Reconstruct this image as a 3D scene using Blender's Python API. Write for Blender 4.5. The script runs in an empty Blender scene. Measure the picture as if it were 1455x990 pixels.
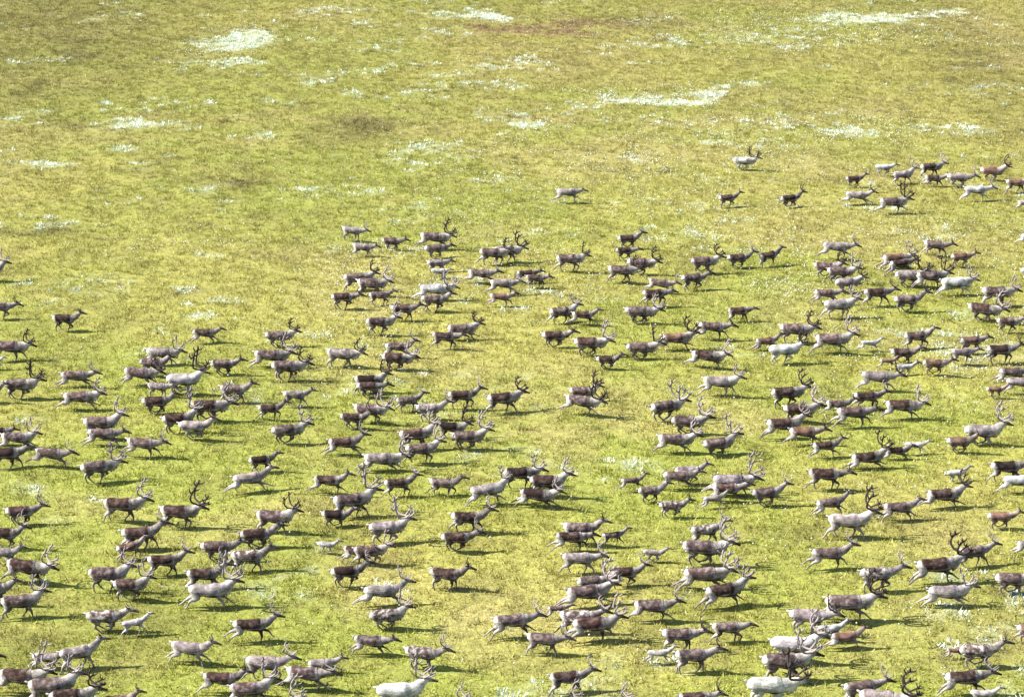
import bpy, bmesh, math, random
import numpy as np
from mathutils import Vector, Matrix

# ------------------------------------------------------------------ camera, sky, sun, exposure
scene = bpy.context.scene
COL = scene.collection
IW, IH = 1455.0, 990.0
FOC = 3100.0                      # focal length in photo pixels
PITCH = math.radians(20.0)
CAM_H = 38.5
camd = bpy.data.cameras.new("camera")
cam = bpy.data.objects.new("camera", camd)
COL.objects.link(cam)
camd.sensor_width = 36.0
camd.lens = 36.0 * FOC / IW
camd.clip_start = 1.0
camd.clip_end = 20000.0
cam.location = (0, 0, CAM_H)
cam.rotation_euler = (math.pi / 2 - PITCH, 0, 0)
scene.camera = cam

SUN_EL = math.radians(45.0)
SUN_AZ = math.radians(-92.0)      # compass-like, from +Y: the sun stands to the left
world = bpy.data.worlds.new("World")
scene.world = world
world.use_nodes = True
wn = world.node_tree
wn.nodes.clear()
sky = wn.nodes.new("ShaderNodeTexSky")
sky.sky_type = 'NISHITA'
sky.sun_disc = False
sky.sun_elevation = SUN_EL
sky.sun_rotation = SUN_AZ
bg = wn.nodes.new("ShaderNodeBackground")
bg.inputs['Strength'].default_value = 0.09
wo = wn.nodes.new("ShaderNodeOutputWorld")
wn.links.new(sky.outputs[0], bg.inputs[0])
wn.links.new(bg.outputs[0], wo.inputs[0])

sd = bpy.data.lights.new("sun", 'SUN')
sd.energy = 5.0
sd.angle = math.radians(0.5)
sd.color = (1.0, 0.965, 0.90)
sun = bpy.data.objects.new("sun", sd)
COL.objects.link(sun)
to_sun = Vector((math.sin(SUN_AZ) * math.cos(SUN_EL), math.cos(SUN_AZ) * math.cos(SUN_EL), math.sin(SUN_EL)))
sun.rotation_euler = to_sun.to_track_quat('Z', 'Y').to_euler()

scene.view_settings.view_transform = 'Standard'
scene.view_settings.look = 'None'
scene.view_settings.exposure = 1.90
scene.view_settings.gamma = 1.0
scene.view_settings.use_curve_mapping = False
scene.render.engine = 'CYCLES'
scene.cycles.filter_width = 1.5
scene.cycles.max_bounces = 4
scene.cycles.transparent_max_bounces = 4

rng = np.random.default_rng(11)
rnd = random.Random(5)
CP, SP = math.cos(PITCH), math.sin(PITCH)


def ground_at(px, py, z=0.0):
    """World point at height z seen at photo pixel (px, py)."""
    u = (px - IW / 2) / FOC
    v = (py - IH / 2) / FOC
    dy, dz = CP - v * SP, -SP - v * CP
    t = (z - CAM_H) / dz
    return (u * t, dy * t)


def scale_at(py):
    return ((py - IH / 2) + FOC * math.tan(PITCH)) * CP / CAM_H    # px per metre on the ground


# ------------------------------------------------------------------ noise
def _hash(ix, iy, seed):
    h = (ix.astype(np.int64) * 374761393 + iy.astype(np.int64) * 668265263 + seed * 974634777) & 0xffffffff
    h = ((h ^ (h >> 13)) * 1274126177) & 0xffffffff
    h = ((h ^ (h >> 16)) * 2246822519) & 0xffffffff
    return (h & 0xffffff) / float(0xffffff)


def vnoise(x, y, seed):
    ix, iy = np.floor(x), np.floor(y)
    fx, fy = x - ix, y - iy
    fx, fy = fx * fx * (3 - 2 * fx), fy * fy * (3 - 2 * fy)
    a, b = _hash(ix, iy, seed), _hash(ix + 1, iy, seed)
    c, d = _hash(ix, iy + 1, seed), _hash(ix + 1, iy + 1, seed)
    return a + (b - a) * fx + (c - a) * fy + (a - b - c + d) * fx * fy


def fbm(x, y, size, seed, octv=4, gain=0.55):
    s, amp, tot = 0, 1.0, 0.0
    f = 1.0 / size
    for o in range(octv):
        s = s + amp * vnoise(x * f + 17.3 * o, y * f - 9.1 * o, seed + 7 * o)
        tot += amp
        amp *= gain
        f *= 2.03
    return s / tot


def sstep(a, b, x):
    t = np.clip((x - a) / (b - a), 0, 1)
    return t * t * (3 - 2 * t)


# ------------------------------------------------------------------ the tundra: what grows where, with corner vignetting painted in
# (photo x, photo y, half width, half height, strength)
PATCH = {
    'pale': [(345, 58, 62, 13, 1.15), (330, 86, 90, 7, .65), (470, 56, 60, 5, .5), (650, 103, 30, 3.5, 1.1), (462, 118, 32, 6, .65),
             (385, 146, 60, 5, .5), (205, 178, 60, 9, .85), (165, 212, 70, 5, .5), (52, 235, 58, 6, .9), (285, 270, 26, 11, .55),
             (600, 215, 60, 3, .3), (660, 240, 70, 2, .3), (682, 20, 45, 8, .95), (620, 46, 80, 6, .55), (1003, 134, 30, 9, 1.3),
             (950, 143, 70, 9, 1.0), (868, 146, 45, 7, .9), (1060, 122, 50, 6, .7), (770, 183, 45, 8, .8), (1052, 50, 60, 12, .7),
             (1130, 62, 90, 8, .75), (1228, 30, 90, 9, .9), (1345, 25, 50, 9, .65), (1195, 180, 60, 10, .55), (1012, 200, 50, 7, .65),
             (892, 233, 40, 5, .75), (1420, 90, 28, 8, .6), (1390, 188, 60, 9, .65), (1090, 108, 60, 4, .5), (920, 65, 40, 4, .5), (1400, 145, 40, 5, .4),
             (290, 370, 26, 6, .7), (38, 402, 36, 7, .65), (90, 358, 26, 4, .5), (232, 430, 80, 18, .42), (55, 382, 30, 5, .4),
             (290, 458, 70, 7, .5), (560, 478, 40, 6, .4), (420, 522, 60, 10, .32), (215, 468, 50, 6, .5), (40, 690, 60, 14, .5),
             (112, 690, 40, 12, .45), (195, 655, 60, 12, .4), (330, 640, 40, 8, .35), (20, 640, 30, 12, .4), (180, 530, 60, 12, .3), (400, 870, 40, 10, .4)],
    'cotton': [(960, 332, 60, 17, 1.0), (1122, 414, 42, 12, 1.15), (1080, 360, 110, 34, .5), (815, 380, 90, 50, .45), (540, 400, 110, 80, .4),
               (1300, 440, 160, 110, .42), (1250, 335, 220, 22, .45), (930, 240, 260, 60, .45), (700, 350, 160, 50, .35), (345, 60, 70, 16, .8),
               (1003, 134, 34, 10, 1.2), (900, 145, 90, 12, .7), (770, 183, 60, 10, .7), (1180, 185, 120, 14, .7), (1100, 200, 200, 20, .45),
               (890, 233, 50, 6, .9), (1050, 300, 200, 40, .35), (1150, 45, 200, 25, .5), (650, 103, 32, 4, .9), (300, 345, 60, 20, .3), (215, 350, 60, 14, .4), (1200, 660, 100, 90, .22), (1380, 880, 80, 80, .22)],
    'red': [(775, 38, 80, 8, 1.9), (715, 42, 45, 6, 1.5), (945, 30, 50, 6, .25)],
    'tan': [(372, 206, 60, 12, .7), (160, 250, 120, 18, .6), (520, 172, 90, 16, .6), (720, 500, 80, 28, .75), (765, 590, 130, 50, .75),
            (720, 160, 200, 40, .35), (340, 262, 60, 10, .7), (640, 110, 200, 30, .35), (1200, 240, 120, 20, .4), (900, 150, 300, 60, .2),
            (700, 860, 120, 60, .35), (1190, 780, 100, 50, .35), (420, 690, 90, 40, .3), (1060, 80, 90, 20, .35), (1430, 60, 60, 70, .6),
            (1100, 590, 90, 30, .25), (60, 440, 100, 20, .4), (300, 560, 120, 20, .2), (1310, 750, 140, 50, .4), (560, 25, 160, 20, .35)],
    'dark': [(100, 76, 60, 7, .8), (55, 128, 90, 10, .4), (505, 178, 50, 12, 1.0), (560, 180, 60, 6, .5), (60, 40, 160, 80, .6), (40, 150, 120, 110, .15),  # dark growth; broad corner and edge spots imitate lens vignetting in ground colour
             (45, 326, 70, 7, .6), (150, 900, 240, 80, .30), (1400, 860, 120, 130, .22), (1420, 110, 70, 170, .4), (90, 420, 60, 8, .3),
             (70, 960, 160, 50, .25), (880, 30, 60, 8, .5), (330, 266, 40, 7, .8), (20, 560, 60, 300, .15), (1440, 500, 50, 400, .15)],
    'green': [(80, 318, 130, 14, .7), (120, 745, 90, 14, .8), (600, 668, 90, 14, .6), (330, 240, 80, 16, .6), (680, 330, 120, 20, .4),
              (760, 8, 300, 8, .7), (1330, 300, 160, 30, .5), (1000, 650, 90, 30, .5), (1150, 560, 200, 25, .35), (30, 20, 60, 16, .4),
              (640, 120, 90, 8, .3), (900, 720, 80, 30, .35), (1120, 760, 90, 40, .4), (200, 480, 120, 40, .25), (1150, 120, 200, 14, .3)],
}
PW = {}
for kk, lst in PATCH.items():
    PW[kk] = []
    for (px, py, rx, ry, st) in lst:
        cx, cy = ground_at(px, py)
        _, y1 = ground_at(px, py - ry)
        _, y2 = ground_at(px, py + ry)
        PW[kk].append((cx, cy, rx / scale_at(py), abs(y1 - y2) / 2, st))


def field(kind, x, y):
    wx = x + 5.0 * (fbm(x, y, 5.0, 91, 3) - .5)
    wy = y + 7.0 * (fbm(x, y, 6.0, 57, 3) - .5)
    m = np.zeros_like(x)
    for (cx, cy, rx, ry, st) in PW[kind]:
        d2 = ((wx - cx) / rx) ** 2 + ((wy - cy) / ry) ** 2
        m = np.maximum(m, st * np.exp(-0.75 * d2))
    return m


C_GREEN = np.array((.185, .205, .036))
C_BASE = np.array((.238, .226, .054))
C_TAN = np.array((.285, .235, .090))
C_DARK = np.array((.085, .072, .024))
C_RED = np.array((.155, .100, .050))
C_PALE = np.array((.47, .52, .43))
C_OLIVE = np.array((.160, .135, .045))


def lerp(a, b, t):
    return a + (b - a) * t[..., None]


def veg(x, y):
    n1 = fbm(x, y, 16.0, 3, 4)
    n2 = fbm(x * .7, y, 6.0, 23, 4)
    n3 = fbm(x, y, 1.6, 41, 3)
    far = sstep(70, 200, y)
    c = lerp(np.broadcast_to(C_BASE, x.shape + (3,)), C_GREEN, sstep(.38, .66, n1) * .8)
    c = lerp(c, C_TAN, np.clip(sstep(.50, .72, n2) * .38 + field('tan', x, y) * .8 * sstep(.3, .6, n3 * .5 + n2 * .5), 0, 1))
    c = lerp(c, C_GREEN, np.clip(field('green', x, y), 0, 1) * .75)
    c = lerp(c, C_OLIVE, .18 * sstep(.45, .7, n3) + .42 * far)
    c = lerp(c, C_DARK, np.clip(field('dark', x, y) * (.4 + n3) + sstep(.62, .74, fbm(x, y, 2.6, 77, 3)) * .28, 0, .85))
    c = lerp(c, C_RED, np.clip(field('red', x, y) * sstep(.35, .6, n3), 0, .9))
    pal = field('pale', x, y)
    n4 = fbm(x, y, .9, 63, 3)
    n5 = fbm(x * .45, y, 1.5, 83, 3)                      # streaks run across the slope
    pm = np.clip(sstep(.60, 1.0, pal * .58 + (n4 * .5 + n5 * .5) * .80), 0, 1) * .9 + .35 * sstep(.58, .70, fbm(x * .5, y, 3.0, 29, 4)) * sstep(.5, .62, n4)
    return c, np.clip(pm, 0, 1)


# ------------------------------------------------------------------ helpers
def mat_new(name):
    m = bpy.data.materials.new(name)
    m.use_nodes = True
    nt = m.node_tree
    nt.nodes.clear()
    out = nt.nodes.new("ShaderNodeOutputMaterial")
    return m, nt, out


def N(nt, kind, **kw):
    n = nt.nodes.new(kind)
    for k, v in kw.items():
        setattr(n, k, v)
    return n


def math_node(nt, op, a, b=None, clamp=False):
    n = N(nt, "ShaderNodeMath", operation=op)
    n.use_clamp = clamp
    for i, v in enumerate((a, b)):
        if v is None:
            continue
        if isinstance(v, (int, float)):
            n.inputs[i].default_value = v
        else:
            nt.links.new(v, n.inputs[i])
    return n.outputs[0]


def mix_col(nt, fac, a, b, blend='MIX'):
    n = N(nt, "ShaderNodeMix", data_type='RGBA', blend_type=blend)
    n.clamp_result = False
    for sock, v in ((n.inputs[0], fac), (n.inputs[6], a), (n.inputs[7], b)):
        if isinstance(v, (int, float)):
            sock.default_value = v
        elif isinstance(v, tuple):
            sock.default_value = (*v, 1.0) if len(v) == 3 else v
        else:
            nt.links.new(v, sock)
    return n.outputs[2]


def mesh_from(name, verts, faces_flat, nper, mat, col=None, smooth=False):
    me = bpy.data.meshes.new(name)
    nv = len(verts)
    nf = len(faces_flat) // nper
    me.vertices.add(nv)
    me.vertices.foreach_set("co", np.ascontiguousarray(verts, dtype=np.float32).ravel())
    me.loops.add(nf * nper)
    me.loops.foreach_set("vertex_index", np.ascontiguousarray(faces_flat, dtype=np.int32))
    me.polygons.add(nf)
    me.polygons.foreach_set("loop_start", np.arange(0, nf * nper, nper, dtype=np.int32))
    if smooth:
        me.polygons.foreach_set("use_smooth", np.ones(nf, dtype=bool))
    me.update(calc_edges=True)
    if col is not None:
        a = me.attributes.new("col", 'FLOAT_COLOR', 'POINT')
        a.data.foreach_set("color", np.ascontiguousarray(np.concatenate([col, np.ones((nv, 1))], 1), dtype=np.float32).ravel())
    me.materials.append(mat)
    ob = bpy.data.objects.new(name, me)
    COL.objects.link(ob)
    return ob


# ------------------------------------------------------------------ ground sheet
m_ground, nt, out = mat_new("tundra_ground")
at = N(nt, "ShaderNodeAttribute", attribute_name="col")
geo = N(nt, "ShaderNodeNewGeometry")
na = N(nt, "ShaderNodeTexNoise"); na.inputs['Scale'].default_value = 3.2; na.inputs['Detail'].default_value = 6; na.inputs['Roughness'].default_value = .7
nb = N(nt, "ShaderNodeTexNoise"); nb.inputs['Scale'].default_value = 11.0; nb.inputs['Detail'].default_value = 4
nt.links.new(geo.outputs['Position'], na.inputs['Vector'])
nt.links.new(geo.outputs['Position'], nb.inputs['Vector'])
ra = N(nt, "ShaderNodeMapRange"); ra.inputs[1].default_value = .35; ra.inputs[2].default_value = .65; ra.inputs[3].default_value = .70; ra.inputs[4].default_value = 1.25
nt.links.new(na.outputs[0], ra.inputs[0])
rb = N(nt, "ShaderNodeMapRange"); rb.inputs[1].default_value = .35; rb.inputs[2].default_value = .65; rb.inputs[3].default_value = .75; rb.inputs[4].default_value = 1.20
nt.links.new(nb.outputs[0], rb.inputs[0])
mm = math_node(nt, 'MULTIPLY', ra.outputs[0], rb.outputs[0])
vm = N(nt, "ShaderNodeVectorMath", operation='SCALE')
nt.links.new(at.outputs['Color'], vm.inputs[0]); nt.links.new(mm, vm.inputs['Scale'])
bs = N(nt, "ShaderNodeBsdfPrincipled"); bs.inputs['Roughness'].default_value = .95
bs.inputs['Specular IOR Level'].default_value = .1
nt.links.new(vm.outputs[0], bs.inputs['Base Color'])
bp = N(nt, "ShaderNodeBump"); bp.inputs['Strength'].default_value = .9; bp.inputs['Distance'].default_value = .12
hh = math_node(nt, 'ADD', na.outputs[0], math_node(nt, 'MULTIPLY', nb.outputs[0], .35))
nt.links.new(hh, bp.inputs['Height']); nt.links.new(bp.outputs[0], bs.inputs['Normal'])
nt.links.new(bs.outputs[0], out.inputs[0])


def hgt(x, y):
    near = np.clip(1 - np.maximum(0, np.maximum(np.abs(x) - 75, np.abs(y - 130) - 95)) / 40, 0, 1)
    return near * ((fbm(x, y, 1.5, 133, 3) - .5) * .22 + (fbm(x, y, 5.0, 19, 2) - .5) * .18)


xs = np.concatenate([[-6000, -2500, -1000, -400, -200, -120, -80], np.arange(-62, 62.01, .36), [80, 120, 200, 400, 1000, 2500, 6000]])
ys = np.concatenate([[-3000, -1000, -300, -80, 0, 40], np.arange(58, 222, .42), [240, 280, 360, 500, 800, 1500, 3000, 7000]])
GX, GY = np.meshgrid(xs, ys)
gx, gy = GX.ravel(), GY.ravel()
gz = hgt(gx, gy)
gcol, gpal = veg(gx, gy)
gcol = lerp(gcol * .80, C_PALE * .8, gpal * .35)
nx, ny = len(xs), len(ys)
ii = (np.arange(ny - 1)[:, None] * nx + np.arange(nx - 1)[None, :]).ravel()
quads = np.stack([ii, ii + 1, ii + nx + 1, ii + nx], 1).ravel()
ground = mesh_from("ground", np.stack([gx, gy, gz], 1), quads, 4, m_ground, gcol, smooth=True)
ground['kind'] = "structure"


# ------------------------------------------------------------------ grass, pale low growth, cotton grass (nobody could count these)
def leaf_mat(name, trans, rough=.8):
    m, nt, out = mat_new(name)
    at = N(nt, "ShaderNodeAttribute", attribute_name="col")
    d = N(nt, "ShaderNodeBsdfDiffuse")
    t = N(nt, "ShaderNodeBsdfTranslucent")
    mx = N(nt, "ShaderNodeMixShader"); mx.inputs[0].default_value = trans
    nt.links.new(at.outputs['Color'], d.inputs[0]); nt.links.new(at.outputs['Color'], t.inputs[0])
    nt.links.new(d.outputs[0], mx.inputs[1]); nt.links.new(t.outputs[0], mx.inputs[2])
    nt.links.new(mx.outputs[0], out.inputs[0])
    return m


m_grass = leaf_mat("grass_blades", .35)
m_pale = leaf_mat("pale_leaves", .25)
m_cotton = leaf_mat("cotton_tufts", .3)


def scatter(n, jitter=None):
    """Random ground points inside what the camera could see, a margin round it, evenly per square metre."""
    y = rng.uniform(62, 214, n * 2)
    x = rng.uniform(-60, 60, n * 2)
    k = np.abs(x) < (y * .262 + 4.5)
    return x[k], y[k]


def blades(name, x, y, col, nb_, hlo, hhi, wid, spread, mat, lean=.5, val=.35):
    k = len(x)
    X = np.repeat(x, nb_); Y = np.repeat(y, nb_); C = np.repeat(col, nb_, 0)
    n = len(X)
    a = rng.uniform(0, 2 * np.pi, n); r = spread * np.sqrt(rng.uniform(0, 1, n))
    bx, by = X + r * np.cos(a), Y + r * np.sin(a)
    bz = hgt(bx, by) - .02
    h = rng.uniform(hlo, hhi, n) * np.repeat(rng.uniform(.65, 1.25, k), nb_)
    la = a + rng.normal(0, .7, n); ll = h * rng.uniform(.1, lean * 2, n)
    wa = rng.uniform(0, 2 * np.pi, n); w = wid * rng.uniform(.6, 1.4, n)
    dx, dy = np.cos(wa) * w, np.sin(wa) * w
    v = np.empty((n, 3, 3), np.float32)
    v[:, 0] = np.stack([bx - dx, by - dy, bz], 1)
    v[:, 1] = np.stack([bx + dx, by + dy, bz], 1)
    v[:, 2] = np.stack([bx + np.cos(la) * ll, by + np.sin(la) * ll, bz + h], 1)
    C = C * rng.uniform(1 - val, 1 + val, n)[:, None]
    cc = np.repeat(C, 3, 0)
    ob = mesh_from(name, v.reshape(-1, 3), np.arange(n * 3), 3, mat, cc)
    ob['kind'] = "stuff"
    return ob


tx, ty = scatter(150000)
dens = fbm(tx, ty, .8, 201, 3)
keep = rng.uniform(0, 1, len(tx)) < .35 + 1.1 * (dens - .25)
tx, ty = tx[keep], ty[keep]
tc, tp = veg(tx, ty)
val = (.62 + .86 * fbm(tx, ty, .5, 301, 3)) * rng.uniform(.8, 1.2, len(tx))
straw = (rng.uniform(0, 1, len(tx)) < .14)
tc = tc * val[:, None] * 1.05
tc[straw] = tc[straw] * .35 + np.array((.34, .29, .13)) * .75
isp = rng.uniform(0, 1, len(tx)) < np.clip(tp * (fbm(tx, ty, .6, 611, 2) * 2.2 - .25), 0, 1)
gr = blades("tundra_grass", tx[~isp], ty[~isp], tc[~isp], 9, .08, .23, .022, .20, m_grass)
gr['label'] = "short yellow-green tundra grass covering the whole plain"
px_, py_ = tx[isp], ty[isp]
pc = C_PALE[None, :] * rng.uniform(.75, 1.35, len(px_))[:, None]
pw = blades("pale_scrub_vegetation", px_, py_, pc * 1.1, 12, .08, .20, .034, .22, m_pale, .7)
pw['label'] = "low pale green-white scrub growing in streaks on the tundra"

cx, cy = scatter(420000)
cf = field('cotton', cx, cy)
prob = np.clip((cf * 1.15 + .03) * sstep(.38, .72, fbm(cx, cy, 1.2, 401, 3) + cf * .2), 0, 1) * .42
k = rng.uniform(0, 1, len(cx)) < prob
cx, cy = cx[k], cy[k]
n = len(cx)
oct_ = np.array([(1, 0, 0), (-1, 0, 0), (0, 1, 0), (0, -1, 0), (0, 0, 1), (0, 0, -1)], float)
of = np.array([(0, 2, 4), (2, 1, 4), (1, 3, 4), (3, 0, 4), (2, 0, 5), (1, 2, 5), (3, 1, 5), (0, 3, 5)])
cs = rng.uniform(.014, .048, n)
cv = oct_[None] * cs[:, None, None] * np.array((1, 1, .9)) + rng.normal(0, .006, (n, 6, 3))
cv += np.stack([cx, cy, hgt(cx, cy) + rng.uniform(.12, .26, n)], 1)[:, None, :]
cfaces = (of[None] + (np.arange(n) * 6)[:, None, None]).ravel()
ccol = np.repeat(np.array((.62, .64, .54))[None] * rng.uniform(.75, 1.05, n)[:, None], 6, 0)
cg = mesh_from("cotton_grass", cv.reshape(-1, 3), cfaces, 3, m_cotton, ccol, smooth=True)
cg['kind'] = "stuff"
cg['label'] = "white seed tufts of cotton grass dotted over the plain"
print("tufts", len(tx), "pale", len(px_), "cotton", n)


# ------------------------------------------------------------------ caribou
m_fur, nt, out = mat_new("caribou_coat")
pat = N(nt, "ShaderNodeAttribute", attribute_name="pat")
sep = N(nt, "ShaderNodeSeparateColor"); nt.links.new(pat.outputs['Color'], sep.inputs[0])
oi = N(nt, "ShaderNodeObjectInfo")
tc_ = N(nt, "ShaderNodeTexCoord")
off = N(nt, "ShaderNodeVectorMath", operation='ADD')
rs = math_node(nt, 'MULTIPLY', oi.outputs['Random'], 37.0)
nt.links.new(tc_.outputs['Object'], off.inputs[0]); nt.links.new(rs, off.inputs[1])
nz = N(nt, "ShaderNodeTexNoise"); nz.inputs['Scale'].default_value = 6.5; nz.inputs['Detail'].default_value = 3
nt.links.new(off.outputs[0], nz.inputs['Vector'])
nf = N(nt, "ShaderNodeTexNoise"); nf.inputs['Scale'].default_value = 28.0; nf.inputs['Detail'].default_value = 3
nt.links.new(off.outputs[0], nf.inputs['Vector'])
mr = N(nt, "ShaderNodeMapRange"); mr.inputs[1].default_value = .46; mr.inputs[2].default_value = .62; nt.links.new(nz.outputs[0], mr.inputs[0])
mot = math_node(nt, 'MULTIPLY', mr.outputs[0], math_node(nt, 'MULTIPLY', oi.outputs['Alpha'], .62))
# pale amount broken up by tufting of the hair
pal = math_node(nt, 'ADD', sep.outputs[0], math_node(nt, 'MULTIPLY', math_node(nt, 'SUBTRACT', nz.outputs[0], .5), .9))
pal = math_node(nt, 'MULTIPLY', pal, math_node(nt, 'GREATER_THAN', sep.outputs[0], .03))
pal = math_node(nt, 'MAXIMUM', math_node(nt, 'MINIMUM', pal, 1.0), mot, True)
lt = mix_col(nt, .18, (.40, .365, .34), oi.outputs['Color'])
c1 = mix_col(nt, pal, oi.outputs['Color'], lt)
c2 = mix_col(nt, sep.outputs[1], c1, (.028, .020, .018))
vr = N(nt, "ShaderNodeMapRange"); vr.inputs[1].default_value = .3; vr.inputs[2].default_value = .7; vr.inputs[3].default_value = .75; vr.inputs[4].default_value = 1.25
nt.links.new(nf.outputs[0], vr.inputs[0])
nl = N(nt, "ShaderNodeTexNoise"); nl.inputs['Scale'].default_value = 3.1; nl.inputs['Detail'].default_value = 4
nt.links.new(off.outputs[0], nl.inputs['Vector'])
vl = N(nt, "ShaderNodeMapRange"); vl.inputs[1].default_value = .38; vl.inputs[2].default_value = .62; vl.inputs[3].default_value = .62; vl.inputs[4].default_value = 1.38
nt.links.new(nl.outputs[0], vl.inputs[0])
vs = N(nt, "ShaderNodeVectorMath", operation='SCALE'); nt.links.new(c2, vs.inputs[0]); nt.links.new(math_node(nt, 'MULTIPLY', vr.outputs[0], vl.outputs[0]), vs.inputs['Scale'])
bs = N(nt, "ShaderNodeBsdfPrincipled"); bs.inputs['Roughness'].default_value = .85
bs.inputs['Specular IOR Level'].default_value = .04
nt.links.new(vs.outputs[0], bs.inputs['Base Color'])
bp = N(nt, "ShaderNodeBump"); bp.inputs['Strength'].default_value = .5; bp.inputs['Distance'].default_value = .03
nt.links.new(nf.outputs[0], bp.inputs['Height']); nt.links.new(bp.outputs[0], bs.inputs['Normal'])
nt.links.new(bs.outputs[0], out.inputs[0])

m_ant, nt, out = mat_new("antler_velvet")
oi = N(nt, "ShaderNodeObjectInfo")
tc_ = N(nt, "ShaderNodeTexCoord")
nz = N(nt, "ShaderNodeTexNoise"); nz.inputs['Scale'].default_value = 14.0
nt.links.new(tc_.outputs['Object'], nz.inputs['Vector'])
vr = N(nt, "ShaderNodeMapRange"); vr.inputs[3].default_value = .6; vr.inputs[4].default_value = 1.4
nt.links.new(nz.outputs[0], vr.inputs[0])
vs = N(nt, "ShaderNodeVectorMath", operation='SCALE'); nt.links.new(oi.outputs['Color'], vs.inputs[0]); nt.links.new(vr.outputs[0], vs.inputs['Scale'])
bs = N(nt, "ShaderNodeBsdfPrincipled"); bs.inputs['Roughness'].default_value = .8; bs.inputs['Specular IOR Level'].default_value = .15
nt.links.new(vs.outputs[0], bs.inputs['Base Color']); nt.links.new(bs.outputs[0], out.inputs[0])


def loft(bm, pts, seg=12):
    """pts: (x, y, z, ry, rz) rings; rings stand across the path and both ends are capped."""
    P = [Vector(p[:3]) for p in pts]
    rings = []
    for i, p in enumerate(P):
        t = (P[min(i + 1, len(P) - 1)] - P[max(i - 1, 0)]).normalized()
        side = Vector((0, 1, 0))
        if abs(t.dot(side)) > .95:
            side = Vector((0, 0, 1))
        side = (side - t * t.dot(side)).normalized()
        up = t.cross(side).normalized()
        ry, rz = pts[i][3], pts[i][4]
        rings.append([bm.verts.new(p + side * (math.cos(2 * math.pi * k / seg) * ry) + up * (math.sin(2 * math.pi * k / seg) * rz)) for k in range(seg)])
    for a, b in zip(rings, rings[1:]):
        for k in range(seg):
            bm.faces.new((a[k], a[(k + 1) % seg], b[(k + 1) % seg], b[k]))
    bm.faces.new(rings[0][::-1])
    bm.faces.new(rings[-1])


def smooth_path(pts, n=3):
    """Catmull-Rom through rows of numbers."""
    A = np.array(pts, float)
    out_ = []
    for i in range(len(A) - 1):
        p0, p1, p2, p3 = A[max(i - 1, 0)], A[i], A[i + 1], A[min(i + 2, len(A) - 1)]
        for j in range(n):
            t = j / n
            out_.append(.5 * ((2 * p1) + (-p0 + p2) * t + (2 * p0 - 5 * p1 + 4 * p2 - p3) * t * t + (-p0 + 3 * p1 - 3 * p2 + p3) * t ** 3))
    out_.append(A[-1])
    return np.array(out_)


# leg angles in degrees from straight down, + is forward: (hind far, hind near, fore far, fore near)
# hind: thigh, shank, cannon, hoof   fore: upper arm, forearm, cannon, hoof
POSES = {
    'e0': [(-15, -62, -48, -55), (8, -60, -28, -40), (15, 62, 48, 55), (5, 34, 10, 30)],
    'e1': [(-25, -68, -58, -62), (-12, -60, -44, -55), (20, 72, 60, 62), (18, 52, 38, 50)],
    'e2': [(-5, -66, -38, -50), (-20, -66, -56, -66), (0, 22, -14, 10), (22, 66, 50, 58)],
    'g0': [(62, -30, 42, 50), (50, -44, 16, 30), (-30, -6, -62, -80), (-22, 14, -46, -40)],
    'g1': [(40, -50, 4, 25), (58, -36, 30, 45), (-18, 52, -70, -60), (-30, -12, -24, 0)],
    'g2': [(66, -22, 50, 55), (60, -30, 38, 45), (-25, 20, -88, -95), (-32, 2, -70, -80)],
    't0': [(42, -46, 14, 30), (2, -58, -30, -40), (-16, 4, -20, 0), (18, 44, 20, 35)],
    't1': [(8, -60, -36, -60), (44, -44, 10, 30), (20, 50, -20, -5), (-12, -8, -12, 8)],
    't2': [(30, -55, 2, 20), (12, -50, -20, -45), (-22, -2, -34, -30), (10, 24, 4, 20)],
}
for _g, _n in (('e', 3), ('g', 3), ('t', 3)):          # more strides between the drawn ones
    for _i in range(_n):
        _r = random.Random(100 + _i + ord(_g))
        _q = [tuple(a + _r.gauss(0, 7) for a in leg) for leg in POSES[_g + str(_i)]]
        POSES[_g + str(_i + 3)] = [_q[1], _q[0], _q[3], _q[2]]
HEAD = {'lo': (-.07, 1.0), 'mid': (.06, 1.0), 'hi': (.19, .93)}


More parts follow.
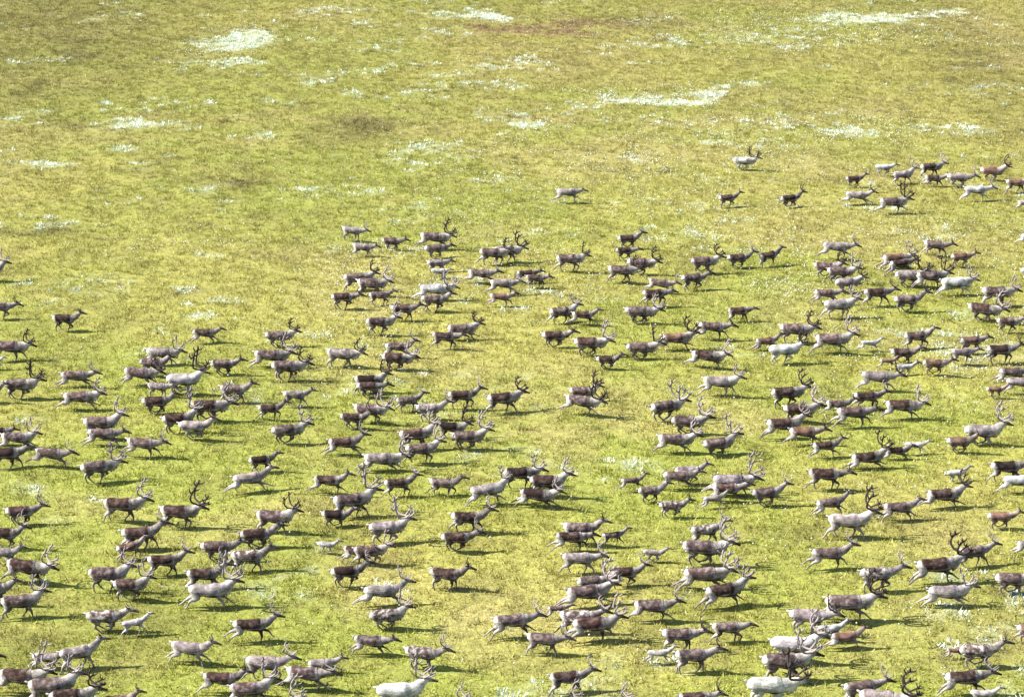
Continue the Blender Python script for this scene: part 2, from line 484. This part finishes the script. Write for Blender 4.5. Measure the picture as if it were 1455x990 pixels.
def build_body(build, pose, headk):
    """One continuous caribou body: trunk, neck, head, ears, tail and legs fused into one skin."""
    stretch = {'e': 1.05, 'g': .97, 't': 1.0}[pose[0]]
    hz, hx = HEAD[headk]
    bull, calf = build == 'bull', build == 'calf'
    fat = 1.15 if bull else (.86 if calf else 1.07)
    arch = .03 if pose[0] == 'g' else 0.0
    tr = [(-.70, .935, .03, .04), (-.655, .925, .10, .11), (-.58, .905, .155, .165), (-.44, .885 + arch * .5, .195, .205), (-.2, .85 + arch, .225, .215),
          (.05, .825 + arch, .235, .245), (.28, .84, .205, .28), (.45, .88, .15, .235)]
    trunk = [(x * stretch, 0, z, ry * fat, rz * fat) for x, z, ry, rz in tr]
    nf_ = 1.22 if bull else (.85 if calf else 1.0)
    sx = .46 * stretch
    nk = [(.14, .05, .125, .19), (.27, .115, .10, .155), (.40, .18, .082, .125), (.50, .225, .072, .105)]
    neck = [(sx - .06, 0, .875, .14 * fat, .20 * fat)] + \
           [(sx + x * hx, 0, .865 + z + hz * (x / .5), ry * nf_, rz * nf_) for x, z, ry, rz in nk]
    # throat mane hangs lower on bulls
    ex, ez = sx + .50 * hx, .865 + .225 + hz
    pitch = {'lo': -.42, 'mid': -.36, 'hi': -.30}[headk]
    hs = .9 if calf else 1.0
    hd = [(-.03, .062, .075), (.04, .078, .090), (.12, .072, .085), (.20, .055, .066), (.30, .040, .048), (.37, .042, .046), (.41, .030, .034)]
    cp, sp = math.cos(pitch), math.sin(pitch)
    headp = [(ex + d * hs * cp, 0, ez + .015 + d * hs * sp, a * hs, b * hs) for d, a, b in hd]
    LL = .98 if calf else .88
    legs = []
    for i, ang in enumerate(POSES[pose]):
        y = .105 if i % 2 == 0 else -.105
        if i < 2:
            p = Vector((-.46 * stretch, y, .80)); lens = (.29, .30, .33, .12)
            rr = [(.10, .19), (.088, .135), (.042, .052), (.025, .030), (.024, .027), (.033, .042)]
        else:
            p = Vector((.34 * stretch, y, .74)); lens = (.21, .28, .27, .11)
            rr = [(.085, .14), (.060, .085), (.033, .042), (.024, .027), (.023, .026), (.033, .042)]
        th = Vector((0, 0, 1))
        q = [(p + Vector((0, -y * .25, .05)), rr[0])]
        for j, (L, a) in enumerate(zip(lens, ang)):
            a = math.radians(a)
            p = p + Vector((math.sin(a), 0, -math.cos(a))) * L * LL
            q.append((p.copy(), rr[j + 1]))
        tip = q[-1][0] + Vector((.035, 0, -.012))
        q.append((tip, (.028, .022)))
        k = fat * (.9 if calf else .96)
        legs.append([(v.x, v.y, v.z, r[0] * k, r[1] * k) for v, r in q])
    up = .045 if pose[0] == 'e' else .03
    tail = [(-.66 * stretch, 0, .97, .045, .05), (-.74 * stretch, 0, .985 + up, .042, .05), (-.80 * stretch, 0, 1.0 + up * 1.6, .018, .022)]
    ears = []
    for s in (-1, 1):
        bx, bz = ex + .0, ez + .06
        ears.append([(bx, s * .05, bz, .025, .03), (bx - .05, s * .11, bz + .04, .036, .026), (bx - .11, s * .16, bz + .055, .012, .010)])
    bm = bmesh.new()
    loft(bm, smooth_path(trunk, 3), 16)
    loft(bm, smooth_path(neck, 3), 14)
    loft(bm, smooth_path(headp, 2), 12)
    for l in legs:
        # keep the joints crisp but rounded
        loft(bm, smooth_path(l, 3), 10)
    loft(bm, tail, 8)
    for e in ears:
        loft(bm, e, 8)
    mane = None
    if bull:
        mb = bmesh.new()
        loft(mb, smooth_path([(sx + .00, 0, .745, .05, .10), (sx + .10 * hx, 0, .785 + hz * .2, .085, .15), (sx + .22 * hx, 0, .85 + hz * .45, .085, .15), (sx + .34 * hx, 0, .93 + hz * .7, .07, .12), (sx + .44 * hx, 0, 1.0 + hz * .85, .05, .07)], 4), 14)
        jr = random.Random(4)
        for v in mb.verts:                       # ragged hanging hair
            low = max(0.0, (.80 + (v.co.x - sx) * .45 + hz * .4) - v.co.z)
            v.co.z -= low * jr.uniform(0, .7)
            v.co.x += jr.uniform(-.012, .012); v.co.y += jr.uniform(-.01, .01)
        mane = bpy.data.meshes.new("mane")
        mb.to_mesh(mane); mb.free()
        mane.polygons.foreach_set("use_smooth", np.ones(len(mane.polygons), bool))
        ma = mane.attributes.new("pat", 'FLOAT_COLOR', 'POINT')
        mx_ = np.array([v.co.x for v in mane.vertices])
        mr_ = .12 + .62 * sstep(sx + .02, sx + .26, mx_)
        ma.data.foreach_set("color", np.stack([mr_, mr_ * 0, mr_ * 0, mr_ * 0 + 1], 1).astype(np.float32).ravel())
        mane.materials.append(m_fur)
    me0 = bpy.data.meshes.new("tmp")
    bm.to_mesh(me0); bm.free()
    ob = bpy.data.objects.new("tmp", me0); COL.objects.link(ob)
    rm = ob.modifiers.new("r", 'REMESH'); rm.mode = 'VOXEL'; rm.voxel_size = .0165
    sm = ob.modifiers.new("s", 'SMOOTH'); sm.factor = .5; sm.iterations = 2
    dg = bpy.context.evaluated_depsgraph_get()
    me = bpy.data.meshes.new_from_object(ob.evaluated_get(dg))
    bpy.data.objects.remove(ob); bpy.data.meshes.remove(me0)
    n = len(me.vertices)
    co = np.empty(n * 3, np.float32); me.vertices.foreach_get("co", co); co = co.reshape(-1, 3)

    def seg_d(path):
        P = smooth_path(path, 3)
        best = np.full(n, 9.0); tt = np.zeros(n)
        for i in range(len(P) - 1):
            a, b = P[i, :3], P[i + 1, :3]
            ab = b - a
            t = np.clip(((co - a) @ ab) / (ab @ ab + 1e-9), 0, 1)
            r = (P[i, 3] + P[i, 4]) / 2 * (1 - t) + (P[i + 1, 3] + P[i + 1, 4]) / 2 * t
            d = np.linalg.norm(co - (a + t[:, None] * ab), axis=1) - r
            m = d < best
            best[m] = d[m]; tt[m] = (i + t[m]) / (len(P) - 1)
        return best, tt
    parts = [trunk, neck, headp] + legs + [tail] + ears
    D = [seg_d(p) for p in parts]
    dist = np.stack([d for d, _ in D]); T = np.stack([t for _, t in D])
    who = dist.argmin(0)
    R = np.zeros(n); G = np.zeros(n)
    x, z = co[:, 0], co[:, 2]
    # trunk: white rump, pale low flank stripe, darker line under it deepened as painted belly shade
    tk = who == 0
    rump = 1 - sstep(-.60 * stretch, -.47 * stretch, x + (z - .9) * .25)
    belly = sstep(.70, .66, z) if False else (1 - sstep(.655, .70, z))
    flank = np.exp(-((z - .735) / .045) ** 2) * .55
    fold = np.exp(-((x - .40) / .06) ** 2) * .45
    R = np.where(tk, np.maximum.reduce([rump, fold, belly * .25, flank * sstep(-.45, -.2, x), .35 * sstep(.25, .45, x)]), R)
    G = np.where(tk, np.exp(-((z - .665) / .045) ** 2) * .75 * (1 - rump) + .55 * np.exp(-((x - .17) / .13) ** 2) * (1 - sstep(.72, .90, z)) + .40 * np.exp(-((x + .33 * stretch) / .10) ** 2) * (1 - sstep(.70, .86, z)), G)  # belly shade, and shoulder and haunch hollows shaded in by coat colour
    nk_ = who == 1
    R = np.where(nk_, (((.58 if bull else .24) * sstep(0, .55, T[1])) + .12) if not calf else .3, R)
    hdm = who == 2
    G = np.where(hdm, .30 + .62 * sstep(.25, .6, T[2]), G)
    R = np.where(hdm, .35 * (1 - T[2]), R)
    tipm = hdm & (T[2] > .93)
    R = np.where(tipm, .8, R); G = np.where(tipm, .1, G)
    for i in range(4):
        L = who == 3 + i
        t = T[3 + i]
        if i < 2:
            back = 1 - sstep(-.03, .07, x - (-.50 * stretch)) if pose[0] != 'e' else np.ones(n) * .8
            R = np.where(L, np.where(t < .45, np.maximum(.85 * back, .15), .42), R)
        else:
            R = np.where(L, np.where(t < .4, .12, .30), R)
        G = np.where(L, np.where(t > .88, .9, np.where((t > .45), .10, 0)), G)
    R = np.where(who == 7, 1.0, R)
    G = np.where(who >= 8, .35, G)
    a = me.attributes.new("pat", 'FLOAT_COLOR', 'POINT')
    # soften the boundaries between the patches along the mesh
    ne = len(me.edges); e = np.empty(ne * 2, np.int32); me.edges.foreach_get("vertices", e); e = e.reshape(-1, 2)
    deg = np.bincount(e.ravel(), minlength=n) + 1.0
    for _ in range(3):
        for arr in (R, G):
            s = arr.copy()
            s += np.bincount(e[:, 0], arr[e[:, 1]], n) + np.bincount(e[:, 1], arr[e[:, 0]], n)
            arr[:] = s / deg
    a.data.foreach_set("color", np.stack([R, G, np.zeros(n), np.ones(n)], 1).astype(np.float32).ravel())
    zmin = float(z.min())
    me.transform(Matrix.Translation((0, 0, -zmin)))
    if mane:
        mane.transform(Matrix.Translation((0, 0, -zmin)))
    me.polygons.foreach_set("use_smooth", np.ones(len(me.polygons), bool))
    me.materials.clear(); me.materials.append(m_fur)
    me.name = "caribou_body"
    info = dict(rump=(-.72 * stretch, .98 - zmin), nose=(headp[-1][0] + .03, headp[-1][2] - zmin),
                sock=(ex + .045, ez + .075 - zmin), pitch=pitch, mane=mane)
    return me, info


# antler beams: (x forward, y outward, z up, radius)
def antler_mesh(kind, var):
    bm = bmesh.new()

    def tube(pts, seg=7):
        P = smooth_path(pts, 3)
        loft(bm, [(p[0], p[1], p[2], p[3], p[3]) for p in P], seg)
    w = 1 + .18 * (var - 1)
    if kind == 1:
        L = (.22, .32, .27)[var]
        tube([(0, 0, 0, .020), (-.08, .05, L * .5, .019), (-.07, .08, L, .011)])
        if var:
            tube([(-.01, .01, .04, .012), (.07, .02, .10, .007)])
    elif kind == 2:
        tube([(0, 0, 0, .027), (-.13, .08, .12, .026), (-.22, .15, .28, .024), (-.20, .19, .46 * w, .020), (-.12, .18, .56 * w, .010)])
        tube([(0, 0, .03, .020), (.10, .01, .08, .018), (.19, .0, .16, .010)])
        tube([(-.17, .14, .28, .014), (-.05, .17, .38, .008)])
        tube([(-.15, .18, .44, .013), (-.24, .20, .52, .007)])
    else:
        S = (.78 if kind == 3 else 1.0) * w ** .5
        b = [(0, 0, 0, .034), (-.15, .08, .05, .034), (-.31, .18, .14, .033), (-.41 + .04 * var, .27, .30, .032), (-.42 + .05 * var, .31, .48, .031), (-.36 + .03 * var, .32, .64, .031), (-.27, .30, .76, .026)]
        g = 1.0 + .15 * (kind == 4)
        b = [(x * S, y * S, z * S, r * g) for x, y, z, r in b]
        tube(b, 8)
        T = lambda *p: tube([(x * S, y * S, z * S, r * 1.08 * g) for x, y, z, r in p], 6)
        # palmate top with fingers
        T((-.36, .32, .64, .028), (-.28, .31, .78, .036), (-.30, .30, .90, .016))
        T((-.33, .31, .70, .026), (-.16, .28, .78, .024), (-.07, .25, .88, .012))
        if kind == 4 or var == 0:
            T((-.38, .32, .60, .024), (-.46, .33, .74, .020), (-.44, .32, .84, .011))
        if var != 1:
            T((-.42, .29, .42, .020), (-.53, .31, .50, .012))
        # bez tine reaching forward and up, ending in a forked hand
        T((-.13, .07, .05, .026), (.02, .13, .13, .026), (.15, .16, .25, .026), (.17, .15, .38, .013))
        T((.06, .14, .16, .022), (.20, .15, .22, .020), (.31, .13, .31, .010))
        if kind == 4:
            T((.12, .16, .24, .020), (.06, .17, .35, .016), (.06, .16, .43, .009))
        # brow tine, a narrow shovel over the face
        T((.0, .0, .02, .022), (.12, .0, .04, .024), (.24, -.01, .11, .026), (.27, -.02, .22, .012))
        if var != 2:
            T((.18, .0, .07, .020), (.30, -.01, .10, .014), (.36, -.01, .17, .008))
    me = bpy.data.meshes.new("antler")
    bm.to_mesh(me); bm.free()
    me.polygons.foreach_set("use_smooth", np.ones(len(me.polygons), bool))
    me.materials.append(m_ant)
    return me


ANT = {}
def antler(kind, var, side):
    k = (kind, var, side)
    if k not in ANT:
        me = antler_mesh(kind, var)
        if side < 0:
            me.transform(Matrix.Scale(-1, 4, (0, 1, 0))); me.flip_normals()
        ANT[k] = me
    return ANT[k]


BODY = {}
def body(*k):
    if k not in BODY:
        BODY[k] = build_body(*k)
    return BODY[k]


COAT = {'w': ((.235, .22, .208), .6), 'p': ((.112, .090, .086), .45), 'g': ((.050, .032, .029), .32), 'b': ((.028, .0150, .0120), .14),
        'k': ((.016, .0095, .0085), .03), 'r': ((.085, .046, .033), .15), 'm': ((.046, .032, .028), 1.0)}
COATW = {'w': 'white', 'p': 'pale grey', 'g': 'grey-brown', 'b': 'dark brown', 'k': 'blackish', 'r': 'fawn', 'm': 'mottled grey'}
ANTW = {0: 'no antlers', 1: 'short spikes', 2: 'mid-sized antlers', 3: 'tall antlers', 4: 'huge swept antlers'}
POSEW = {'e': 'stretched in full gallop', 'g': 'legs bunched beneath it', 't': 'striding'}

HERD = """
A 0 300 4.85
-170 370 92 352 g3pg
-90 650 165 668 g2dg
358 720 612 700 b1dg
B 400 300 4.85
410 115 628 150 p2pt
488 225 697 240 p1dt
690 190 900 195 g1dg
955 155 1215 175 g4de
980 240 1215 245 g1dg
1000 335 1208 350 p1dg
1030 388 1195 390 w0pgc
425 445 690 440 g3dt
520 475 790 480 g3pt
340 575 590 580 b1dg
600 560 812 555 g1pt
950 515 1235 545 w4pe
960 590 1222 575 g2dg
750 650 1005 650 b1dt
580 745 842 740 g3pg
1140 790 1415 785 g3de
1035 840 1300 860 b1dt
C 660 300 4.85
100 265 355 285 g3dt
200 255 450 265 p4dt
630 310 885 310 g3dt
1055 180 1272 150 b1pg
25 405 280 415 g2pe
1036 262 1238 285 b1pg
1115 335 1370 365 g4dg
985 385 1245 415 g3dt
175 475 430 490 p2pe
355 420 565 435 b1de
420 440 625 450 b1dt
172 575 390 575 r1pe
580 680 830 665 g3pt
740 705 965 690 b0de
1105 670 1392 685 g3pg
530 840 805 835 b2dg
755 890 1048 900 b4pg
1110 920 1400 920 g3dg
D 900 300 4.85
395 335 650 325 g3dg
640 310 875 300 b2pg
860 290 1082 250 b1pt
325 440 582 438 g2dg
100 465 340 485 g2pe
60 555 320 565 b1dt
650 670 882 672 b0dt
445 770 730 790 g1de
190 860 480 850 r4de
1005 790 1305 800 g4dt
840 885 1070 850 r0de
930 940 1225 935 w3dg
E 1155 190 4.85
225 300 400 290 b1pgs
430 225 605 220 w1dg
550 270 750 245 p3pt
740 215 945 210 b3pt
770 290 960 290 b1dt
920 290 1160 305 p2pg
1150 245 1370 235 r3dg
1040 370 1285 390 w2pe
225 405 455 405 p2de
460 455 712 460 g4de
1330 320 1545 320 r2pt
1410 470 1580 460 p0de
1430 690 1620 690 w0de
E2 1155 320 4.85
65 125 340 150 p2pe
5 265 248 265 g3dg
95 300 350 300 g3pg
480 210 740 215 r4pe
520 262 770 268 b2de
760 115 1000 140 g1dt
950 205 1165 200 r1dg
565 325 845 315 p4dg
710 335 990 350 g4de
880 380 1168 395 w3pe
150 385 398 375 p3dg
5 455 250 475 g1de
350 450 625 455 b2dt
75 530 362 520 p3pt
555 500 840 475 g2dg
1160 440 1450 465 g3pt
1060 540 1355 555 b4pg
1265 640 1500 640 g1dg
1430 310 1650 320 w2pg
15 770 332 765 g4pe
330 800 510 780 w0dec
630 740 900 695 g0dt
535 850 790 835 b0dg
1010 790 1272 795 r1dg
1195 835 1490 830 k2dt
950 870 1195 885 p1dt
460 915 620 895 r0dec
575 955 755 925 w1dgc
755 945 1010 940 r1dg
F 0 430 4.85
-60 280 258 318 g3de
-110 390 60 378 w0dec
20 545 325 545 g4dg
-190 600 85 585 b0dg
415 485 712 495 g2pe
435 625 745 630 g3pe
570 805 895 785 g3pg
600 890 910 920 g1de
850 460 1155 490 g4de
1005 315 1298 335 p3pe
960 400 1235 375 g1dg
1010 550 1240 580 p1dt
970 660 1262 640 b1dg
1110 790 1410 760 b4pg
5 900 305 895 g3pe
-100 880 145 885 k1dt
G 250 430 4.85
110 190 355 190 b0de
610 205 875 200 g3dg
540 340 850 345 g4pe
655 415 965 420 g4dg
1035 320 1332 345 p3dt
235 405 500 400 g1dg
-72 510 245 490 w4dg
300 570 585 550 g1dt
100 690 440 695 b4pg
735 615 985 615 p1dt
565 705 805 672 b1dt
650 870 962 860 g4pg
15 840 325 820 p2dg
H 500 430 4.85
225 285 482 268 g2pe
205 365 485 380 b4pg
15 515 292 500 k3dt
30 560 302 570 b1dg
10 700 310 710 g4pt
-82 770 190 738 b2dg
305 655 548 615 g2pt
655 625 940 612 b2pt
440 710 715 685 p2pg
925 640 1235 640 b3dt
590 830 848 830 k4dg
325 885 640 840 b3pt
685 900 992 880 g4pg
I 750 430 4.85
470 380 695 355 b0dg
1125 345 1420 360 b3pe
285 590 535 570 g4dg
250 650 558 690 g4de
830 720 1158 725 g4pg
985 800 1300 800 g4pg
J 950 430 4.85
235 530 545 522 p3pe
705 600 1015 590 b4dg
790 710 1095 700 b4pg
670 815 1000 800 b3pe
830 875 1135 890 r2de
M 1155 430 4.85
330 485 655 505 p2de
280 625 560 625 b2pt
90 670 325 655 g1de
165 730 505 735 g1de
500 690 820 700 b3pe
1195 590 1390 560 r0dgc
1280 455 1560 450 g1de
1330 530 1600 510 p0de
1040 860 1382 840 p4pg
K 0 600 4.85
-90 190 270 185 k1dt
235 200 562 230 g2pe
545 305 880 310 g4pg
870 115 1195 140 g2pe
30 600 350 595 b2pg
-80 740 240 710 b2pg
710 540 1075 540 b4pt
1100 575 1455 575 b4dt
835 740 1205 680 b2pt
795 850 1060 780 r0dt
-60 880 205 860 p1dg
1010 925 1350 905 b2pt
L 250 600 4.85
1050 125 1360 80 b2pe
500 255 755 215 k0dg
380 380 720 345 p1de
945 380 1245 365 b1de
550 615 900 585 g3dt
440 755 785 700 b1dg
165 835 520 825 g1dg
375 895 730 855 m1dt
1075 520 1440 495 g4pt
1000 610 1285 590 k0dg
970 830 1165 810 w0dgc
P 500 600 4.85
-65 850 230 850 b1de
20 860 300 855 g3pt
365 165 660 145 g3pt
80 220 415 240 p4pe
220 395 505 360 b2pt
530 390 818 375 g0dt
816 465 1145 395 p3pe
1040 330 1365 345 k3pt
1220 390 1550 370 b3pg
1155 480 1490 470 k3pe
110 700 455 685 p4pg
680 635 1020 610 b2pt
612 775 938 765 b2pg
Q 750 600 4.85
895 85 1220 80 g3pe
640 390 858 360 g0dec
930 350 1240 345 g1de
1010 320 1288 300 p1dg
760 460 1020 420 g1dg
900 560 1165 545 m1dg
240 710 588 680 g1dt
185 780 510 815 b1de
510 770 735 735 g0dtc
235 910 580 925 p2pt
790 890 1005 870 p0dgc
1120 730 1430 690 m2pt
R 950 600 4.85
230 135 540 100 g4pg
80 840 508 840 g4pgL
300 385 665 415 p4peL
300 440 605 435 b2de
235 525 460 485 p0dec
570 480 880 450 g2pg
990 160 1255 130 b1de
965 320 1305 325 b1dt
1020 535 1310 465 g1de
980 880 1335 865 g2pe
S 1155 600 4.85
270 220 575 165 b4de
530 175 695 165 k0de
630 130 840 125 w1dec
920 120 1190 90 r1dg
920 325 1130 290 w0dgc
1220 290 1560 290 k1dt
1310 385 1600 380 w0de
490 560 800 510 g1de
105 640 485 595 p4dt
780 485 1115 470 b3de
1200 640 1480 630 r1dg
1000 880 1335 870 g2pt
1410 830 1660 820 p1de
O 0 790 4.85
35 25 432 70 b3pe
-170 190 185 165 k1dg
0 290 362 250 g3pt
605 105 970 80 g3pg
780 175 1108 115 b3pg
590 400 965 385 m1dg
835 450 1082 390 w0dtc
400 660 775 590 p1dt
245 670 480 640 p0de
-10 790 420 785 b4pe
190 880 625 830 g3pt
330 965 740 960 b4dg
-330 720 45 712 k1dt
700 985 1018 950 r1dt
W 250 790 4.85
70 105 420 65 b2pt
80 220 480 195 p4pe
-40 600 340 570 p1de
385 460 760 440 b2pe
475 710 880 705 p2pt
180 815 550 800 b1de
365 890 740 850 g3pt
755 760 1160 790 g2pe
930 720 1175 710 p1de
540 985 900 980 g4pt
T 500 790 4.85
-150 90 180 50 k2pg
10 545 355 560 g1de
75 215 450 190 p2pe
530 80 870 60 b1dt
120 395 455 340 m3pg
360 620 730 605 m2pg
165 895 605 850 w4pgL
970 430 1365 435 g2pe
520 980 845 965 b3pt
U 750 790 4.85
-10 530 345 535 g2pt
145 810 520 795 b2pt
60 968 385 965 p4pg
565 95 870 75 b2pg
335 155 640 170 g3pg
260 225 660 225 g4pe
130 345 345 350 g0dec
216 390 600 380 m2pt
305 460 705 450 b3pe
730 315 1098 310 g2pe
920 510 1290 530 g2dt
820 650 1055 625 w0dec
1010 670 1390 665 g1dt
420 1010 740 985 g3pt
X 950 790 4.85
100 105 495 125 g4pe
240 235 632 210 b3pe
300 460 632 465 g0dt
65 950 425 960 b2dt
825 385 1225 405 p2dg
1020 490 1295 455 w1dtc
1120 540 1420 490 r1de
695 585 1115 555 w4pg
640 690 1085 680 g4pg
535 860 1000 870 w4dgL
Y 1155 790 4.85
80 290 520 290 g4de
205 875 605 885 g2pt
310 940 750 965 p4dt
320 100 700 85 m2pg
710 50 1125 35 b4de
1250 130 1600 110 g4dg
790 230 1165 230 p3pe
1010 620 1395 575 m1dg
920 630 1100 610 r0dec
907 815 1322 825 b2pe
1080 925 1335 910 w0dtc
1400 490 1700 470 r0dt
Z 760 190 3.6375
112 288 282 290 p1pe
1022 135 1180 135 w4dg
950 325 1092 300 b1dg
1265 325 1422 305 b2dg
"""
animals = []
ZK = .91                              # running low to the ground
x0 = y0 = kz = None
for line in HERD.strip().split('\n'):
    t = line.split()
    if t[0].lstrip('-').isdigit():
        a = [float(v) for v in t[:4]]
        animals.append(dict(rx=x0 + a[0] / kz, ry=y0 + a[1] / kz, nx=x0 + a[2] / kz, ny=y0 + a[3] / kz, coat=t[4][0], ant=int(t[4][1]),
                            tone=t[4][2], gait=t[4][3], calf='c' in t[4][4:], big='L' in t[4][4:]))
    else:
        x0, y0, kz = map(float, t[1:4])

for i, A in enumerate(animals):
    r = random.Random(i * 7 + 3)
    pose = A['gait'] + str(r.randrange(6))
    bld = 'calf' if A['calf'] else ('bull' if A['ant'] >= 3 else 'cow')
    L = A['nx'] - A['rx']
    hk = 'mid'
    S = .95
    for _ in range(4):
        me, info = body(bld, pose, hk)
        ml = info['nose'][0] - info['rump'][0]
        # where the rump's point on its own plane lands, and how large a metre is there
        X, Y = ground_at(A['rx'], A['ry'], info['rump'][1] * S * ZK)
        depth = Y * CP + (CAM_H - info['rump'][1] * S * ZK) * SP
        ppm = FOC / depth
        lo, hi = (.45, .72) if A['calf'] else ((.84, 1.16) if bld == 'bull' else (.72, 1.08))
        S = min(hi, max(lo, L / ppm / ml))
        dz = (A['ry'] - A['ny']) / (ppm * CP * S * ZK)
        hk = 'lo' if dz < -.02 else ('mid' if dz < .10 else 'hi')
    me, info = body(bld, pose, hk)
    res = dz - (info['nose'][1] - info['rump'][1])
    tilt = max(-.07, min(.09, res * .18))
    res -= tilt * ml
    yaw = math.asin(max(-.34, min(.34, res / (ml * math.tan(PITCH))))) * .8 + r.gauss(0, .11)
    X, Y = ground_at(A['rx'], A['ry'], info['rump'][1] * S * ZK)
    # centre between rump and nose keeps the length error shared
    mx = (info['rump'][0]) * S
    ox, oy = X - mx * math.cos(yaw), Y - mx * math.sin(yaw)
    err = (L / ppm - ml * S * math.cos(yaw)) / 2
    ox += err
    gz_ = float(hgt(np.array([ox]), np.array([oy]))[0])
    name = "caribou_calf" if A['calf'] else "caribou"
    o = bpy.data.objects.new(name, me)
    COL.objects.link(o)
    o.location = (ox, oy, gz_ - .01)
    o.rotation_euler = (0, -tilt, yaw)
    wy = S * r.uniform(.96, 1.05)
    o.scale = (S, wy, S * ZK)
    c, al = COAT[A['coat']]
    v = r.uniform(.82, 1.22)
    c = tuple(min(.8, ch * v * r.uniform(.96, 1.04)) for ch in c)
    o.color = (*c, al)
    o['category'] = "caribou"
    o['group'] = "caribou running across the tundra in one herd"
    if info['mane']:
        mo = bpy.data.objects.new("mane", info['mane'])
        COL.objects.link(mo)
        mo.parent = o
        mo.color = o.color
    A['o'] = o; A['cx'] = (A['rx'] + A['nx']) / 2; A['cy'] = (A['ry'] + A['ny']) / 2
    if A['ant'] > 0 and not (A['calf'] and A['ant'] == 0):
        var = r.randrange(3)
        base = (.18, .15, .14) if A['tone'] == 'p' else (.030, .021, .019)
        if A['ant'] == 1 and A['tone'] == 'p':
            base = (.12, .10, .095)
        av = r.uniform(.8, 1.25)
        asz = r.uniform(.9, 1.1) * (1.0 if not A['calf'] else .6)
        atilt = r.gauss(-.02, .17)
        for side in (1, -1):
            an = bpy.data.objects.new("antler", antler(A['ant'], var, side))
            COL.objects.link(an)
            an.parent = o
            an.location = (info['sock'][0], side * .045, info['sock'][1])
            an.rotation_euler = (0, -.10 - info['pitch'] * .35 + atilt, side * r.gauss(0, .06))
            an.scale = (asz,) * 3
            an.color = (*[b * av for b in base], 1)


# ------------------------------------------------------------------ labels that single each animal out
COLW = ["at left edge", "far left", "left", "left of centre", "at centre", "right of centre", "right", "far right", "at right edge"]
ROWW = ["topmost rows", "upper rows", "rows above middle", "middle rows", "rows below middle", "lower rows", "second lowest rows", "bottom rows"]


def kindw(A):
    return 'calf' if A['calf'] else ('bull' if A['ant'] >= 3 else 'caribou')


def place(A):
    c = min(8, max(0, int((A['cx'] + 1) / IW * 9)))
    r_ = min(7, max(0, int((A['cy'] - 215) / (990 - 215) * 8)))
    return ROWW[r_] + " " + COLW[c]


used = set()
dup_left = 0
order = sorted(animals, key=lambda a: (a['cy'], a['cx']))
for A in order:
    nb_ = sorted((B for B in animals if B is not A), key=lambda B: math.hypot((B['cx'] - A['cx']) * .6, B['cy'] - A['cy']))[:5]
    own = f"{COATW[A['coat']]} {kindw(A)}"   # first its look, then its neighbour, then where it runs
    antw = ANTW[A['ant']]
    cands = []
    for B in nb_:
        dx, dy = B['cx'] - A['cx'], B['cy'] - A['cy']
        if abs(dx) > abs(dy) * 1.6:
            rel = "behind" if dx > 0 else "ahead of"
        else:
            rel = "just above" if dy > 0 else "just below"
        cands.append(f"{own}, {antw}, {rel} {COATW[B['coat']]} {kindw(B)}, {place(A)}")
    for B in nb_:
        dx, dy = B['cx'] - A['cx'], B['cy'] - A['cy']
        rel = ("behind" if dx > 0 else "ahead of") if abs(dx) > abs(dy) * 1.6 else ("above" if dy > 0 else "below")
        cands.append(f"{own}, {POSEW[A['gait']]}, {rel} {COATW[B['coat']]} {kindw(B)}, {place(A)}")
    for B in nb_:      # a busy knot: say the far neighbour's antlers too
        cands.append(f"{own}, {antw}, {POSEW[A['gait']].split()[0]}, near {COATW[B['coat']]} {kindw(B)}, {place(A)}")
    lab = next((c for c in cands if c not in used and len(c.split()) <= 16), None)
    if lab is None:
        dup_left += 1
        lab = cands[0]
    used.add(lab)
    A['o']['label'] = lab
print("animals", len(animals), "body meshes", len(BODY), "labels repeated", dup_left, "longest", max(len(l.replace('-', ' ').split()) for l in used))
